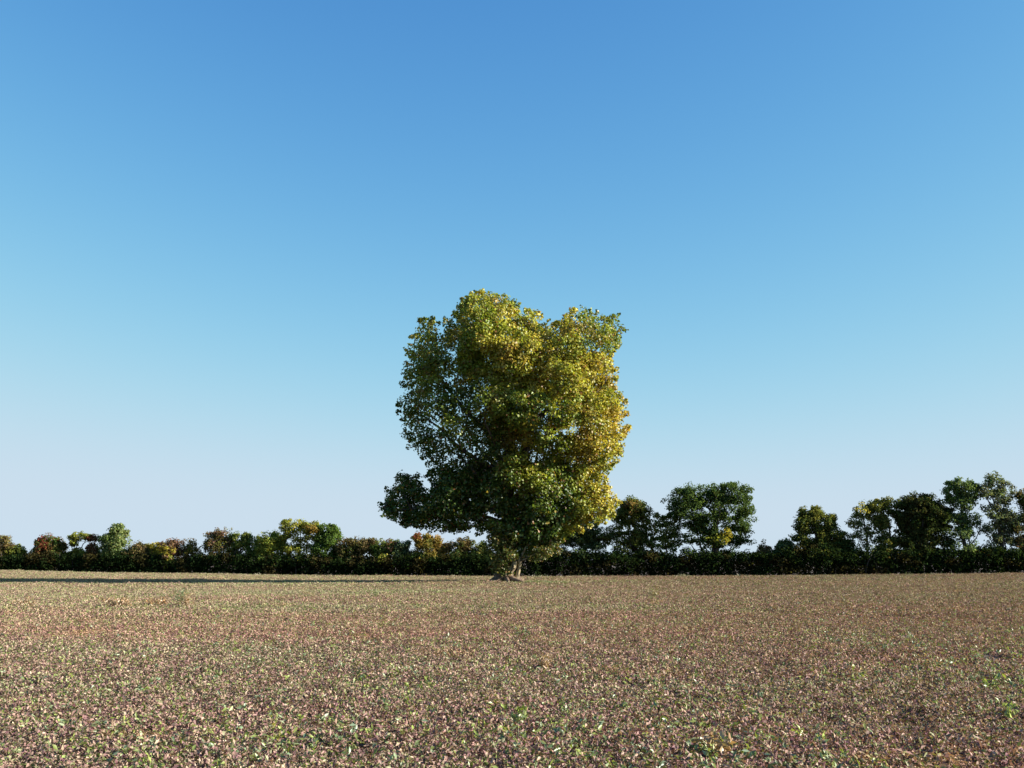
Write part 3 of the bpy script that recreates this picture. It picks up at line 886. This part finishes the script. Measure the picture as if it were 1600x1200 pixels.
# ------------------------------------------------------------------ single weeds that stand out in the field
def weed(px, py, name, label, cat, col1, col2, size, n, up=1.0, group=None):
    rng = np.random.default_rng(int(px * 3 + py))
    b = (600 - py) / F
    Y = CAM_H / -((SP + b * CP) / (CP - b * SP))
    for _ in range(4):
        x = (px - 800) / F * Y / (CP - b * SP)
        Y = (CAM_H - tz(x, Y)) / -((SP + b * CP) / (CP - b * SP))
    x = (px - 800) / F * Y / (CP - b * SP)
    root = empty(name, (x, Y, tz(x, Y)))
    tag(root, label, cat, group)
    # stems
    wd = Wood()
    tips = []
    ns = max(3, n // 8)
    for _ in range(ns):
        a_ = rng.uniform(0, 6.28); rr = size * rng.uniform(.1, .55)
        bs = Vector((x + math.cos(a_) * rr * .35, Y + math.sin(a_) * rr * .35, tz(x, Y) - .01))
        e_ = bs + Vector((math.cos(a_) * rr, math.sin(a_) * rr, (size * up * rng.uniform(.6, 1.1) + .05)))
        wd.add([bs, bs.lerp(e_, .5) + Vector((0, 0, size * .05)), e_], [.003 + size * .004, .002 + size * .003, .0015], 4)
        tips.append((bs, e_))
    st = mesh_from('stem', np.array(wd.V), wd.F, 4, M_WEED, root, np.tile(np.array([col2]) * .8, (len(wd.V), 1)))
    C, N = [], []
    fine = size > .27
    n = n * 3 if fine else n
    for _ in range(n):
        bs, e_ = tips[rng.integers(0, ns)]
        p = bs.lerp(e_, rng.uniform(.25, 1.08)) + Vector(rng.normal(size=3)) * size * .09
        C.append(tuple(p)); N.append(rng.normal(size=3) * .7 + np.array([0, 0, .6]))
    col = np.where(rng.uniform(size=(n, 1)) < .6, np.array([col1]), np.array([col2])) * rng.uniform(.7, 1.25, (n, 1))
    V, Fc, Cc = leaves(np.array(C), np.array(N), rng.uniform(.6, 1.2, n) * (size * .075 if fine else size * .17), col, rng, elong=2.2 if fine else 1.7)
    mesh_from('foliage', V, Fc, 3, M_WEED, root, Cc)


YGW = (0.27, 0.33, 0.07); GW = (0.15, 0.20, 0.075); ORW = (0.32, 0.20, 0.11); TN = (0.36, 0.27, 0.15); BG = (0.17, 0.25, 0.14); DGW = (0.12, 0.15, 0.06)
GA, GB = 'green seedlings in the field', 'dry orange weeds in the field'
weed(845, 1052, 'weed', 'dry orange brown weed tuft in front of the lone tree, nearest of the dry ones', 'weed', ORW, TN, .30, 130, .8, GB)
weed(1460, 1052, 'weed', 'faded dry weed patch on the right, well in front of the hedge', 'weed', ORW, GW, .32, 90, .6, GB)
weed(1118, 1190, 'weed', 'pale dry weed tuft at the bottom edge, right of centre', 'weed', TN, ORW, .26, 110, .6, GB)
weed(185, 953, 'weed', 'wide rusty weed clump in the left field, left of two others', 'weed', ORW, TN, .75, 130, .45, GB)
weed(247, 951, 'weed', 'low orange weed clump in the left field, between two others', 'weed', (0.40, .24, .11), ORW, .55, 110, .55, GB)
weed(278, 945, 'weed', 'dark green upright weed in the left field beside a tan one', 'weed', DGW, GW, .45, 100, 1.2, GA)
weed(291, 953, 'weed', 'tan upright weed just right of the dark green one in the left field', 'weed', TN, ORW, .5, 100, 1.0, GB)
weed(36, 953, 'weed', 'orange weed clump close to the left edge of the field', 'weed', ORW, TN, .6, 90, .5, GB)
weed(587, 938, 'weed', 'small green weed in the mid field left of the lone trunk', 'weed', GW, OL, .4, 70, .9, GA)
weed(1022, 936, 'weed', 'small yellowish weed in the mid field right of the lone trunk', 'weed', TN, OL, .5, 80, .9, GB)
weed(1420, 904, 'weed', 'small dark weed near the hedge on the far right', 'weed', DGW, OL, .5, 50, .8, GA)
weed(1548, 1086, 'weed', 'leafy bright green weed near the right edge, upper of two', 'weed', YGW, GW, .24, 60, .8, GA)
weed(1578, 1132, 'weed', 'leafy bright green weed near the right edge, lower of two', 'weed', YGW, GW, .22, 60, .8, GA)
weed(1341, 1078, 'weed', 'slim upright yellow green weed in the right half of the field', 'weed', YGW, TN, .22, 36, 1.2, GA)
weed(1118, 1098, 'weed', 'low spread yellow green weed in the near field right of centre', 'weed', YGW, GW, .2, 40, .6, GA)
weed(430, 1172, 'weed', 'tall yellow green weed at the bottom left, just above the picture edge', 'weed', YGW, YE, .15, 26, 1.3, GA)
weed(428, 1145, 'weed', 'slim yellow weed behind the tall one at bottom left', 'weed', (0.36, .36, .08), YGW, .14, 20, 1.3, GA)
weed(365, 1174, 'weed', 'small yellow weed left of the tall one at bottom left', 'weed', (0.36, .34, .09), TN, .13, 18, 1.2, GA)
weed(812, 1172, 'weed', 'yellow green seedling at bottom centre, the nearer of two', 'weed', YGW, GW, .19, 34, 1.1, GA)
weed(805, 1142, 'weed', 'broad yellow green seedling at bottom centre, the farther of two', 'weed', YGW, GW, .22, 50, .9, GA)
weed(778, 1112, 'weed', 'yellow and orange seedling in the near field at centre', 'weed', YGW, ORW, .18, 34, 1.1, GA)
weed(632, 1112, 'weed', 'thin bright seedling in the near field left of centre', 'weed', YGW, GW, .18, 24, 1.3, GA)
weed(608, 1122, 'weed', 'dull green seedling beside a thin bright one left of centre', 'weed', GW, OL, .19, 30, 1.0, GA)
weed(110, 1146, 'weed', 'blue green broad leaf seedling at bottom left', 'weed', BG, (0.28, .36, .22), .17, 18, .5, GA)

# many more tiny green seedlings nobody could count
rng = np.random.default_rng(42)
n = 15000
t = rng.uniform(0, 1, n)
y = 4.5 + 45 * t ** 1.6
x = rng.uniform(-1, 1, n) * (y * .54 + 3)
CC, NN, SS, CL = [], [], [], []
for i in range(n):
    k = rng.integers(3, 9)
    dens_ok = noise.noise(Vector((x[i] * .35, y[i] * .35, 5))) + rng.uniform(-.35, .35) > -.05
    if not dens_ok: continue
    z0 = tz(x[i], y[i])
    c = [np.array(YGW), np.array(YGW) * .85, np.array(BG), np.array(GW), np.array((0.30, 0.36, 0.2))][rng.integers(0, 5)] * rng.uniform(.6, 1.1)
    up = rng.uniform(.07, .16)
    for _ in range(k):
        CC.append((x[i] + rng.normal() * .025, y[i] + rng.normal() * .025, z0 + up * rng.uniform(.5, 1.15))); NN.append(rng.normal(size=3) * .6 + np.array([0, 0, .7])); SS.append(rng.uniform(.014, .034)); CL.append(c)
V, Fc, Cc = leaves(np.array(CC), np.array(NN), np.array(SS), np.array(CL), rng, elong=2.3)
g = mesh_from('seedlings', V, Fc, 3, M_WEED, None, Cc); tag(g, 'tiny green seedlings sprinkled all over the near field', kind='stuff')
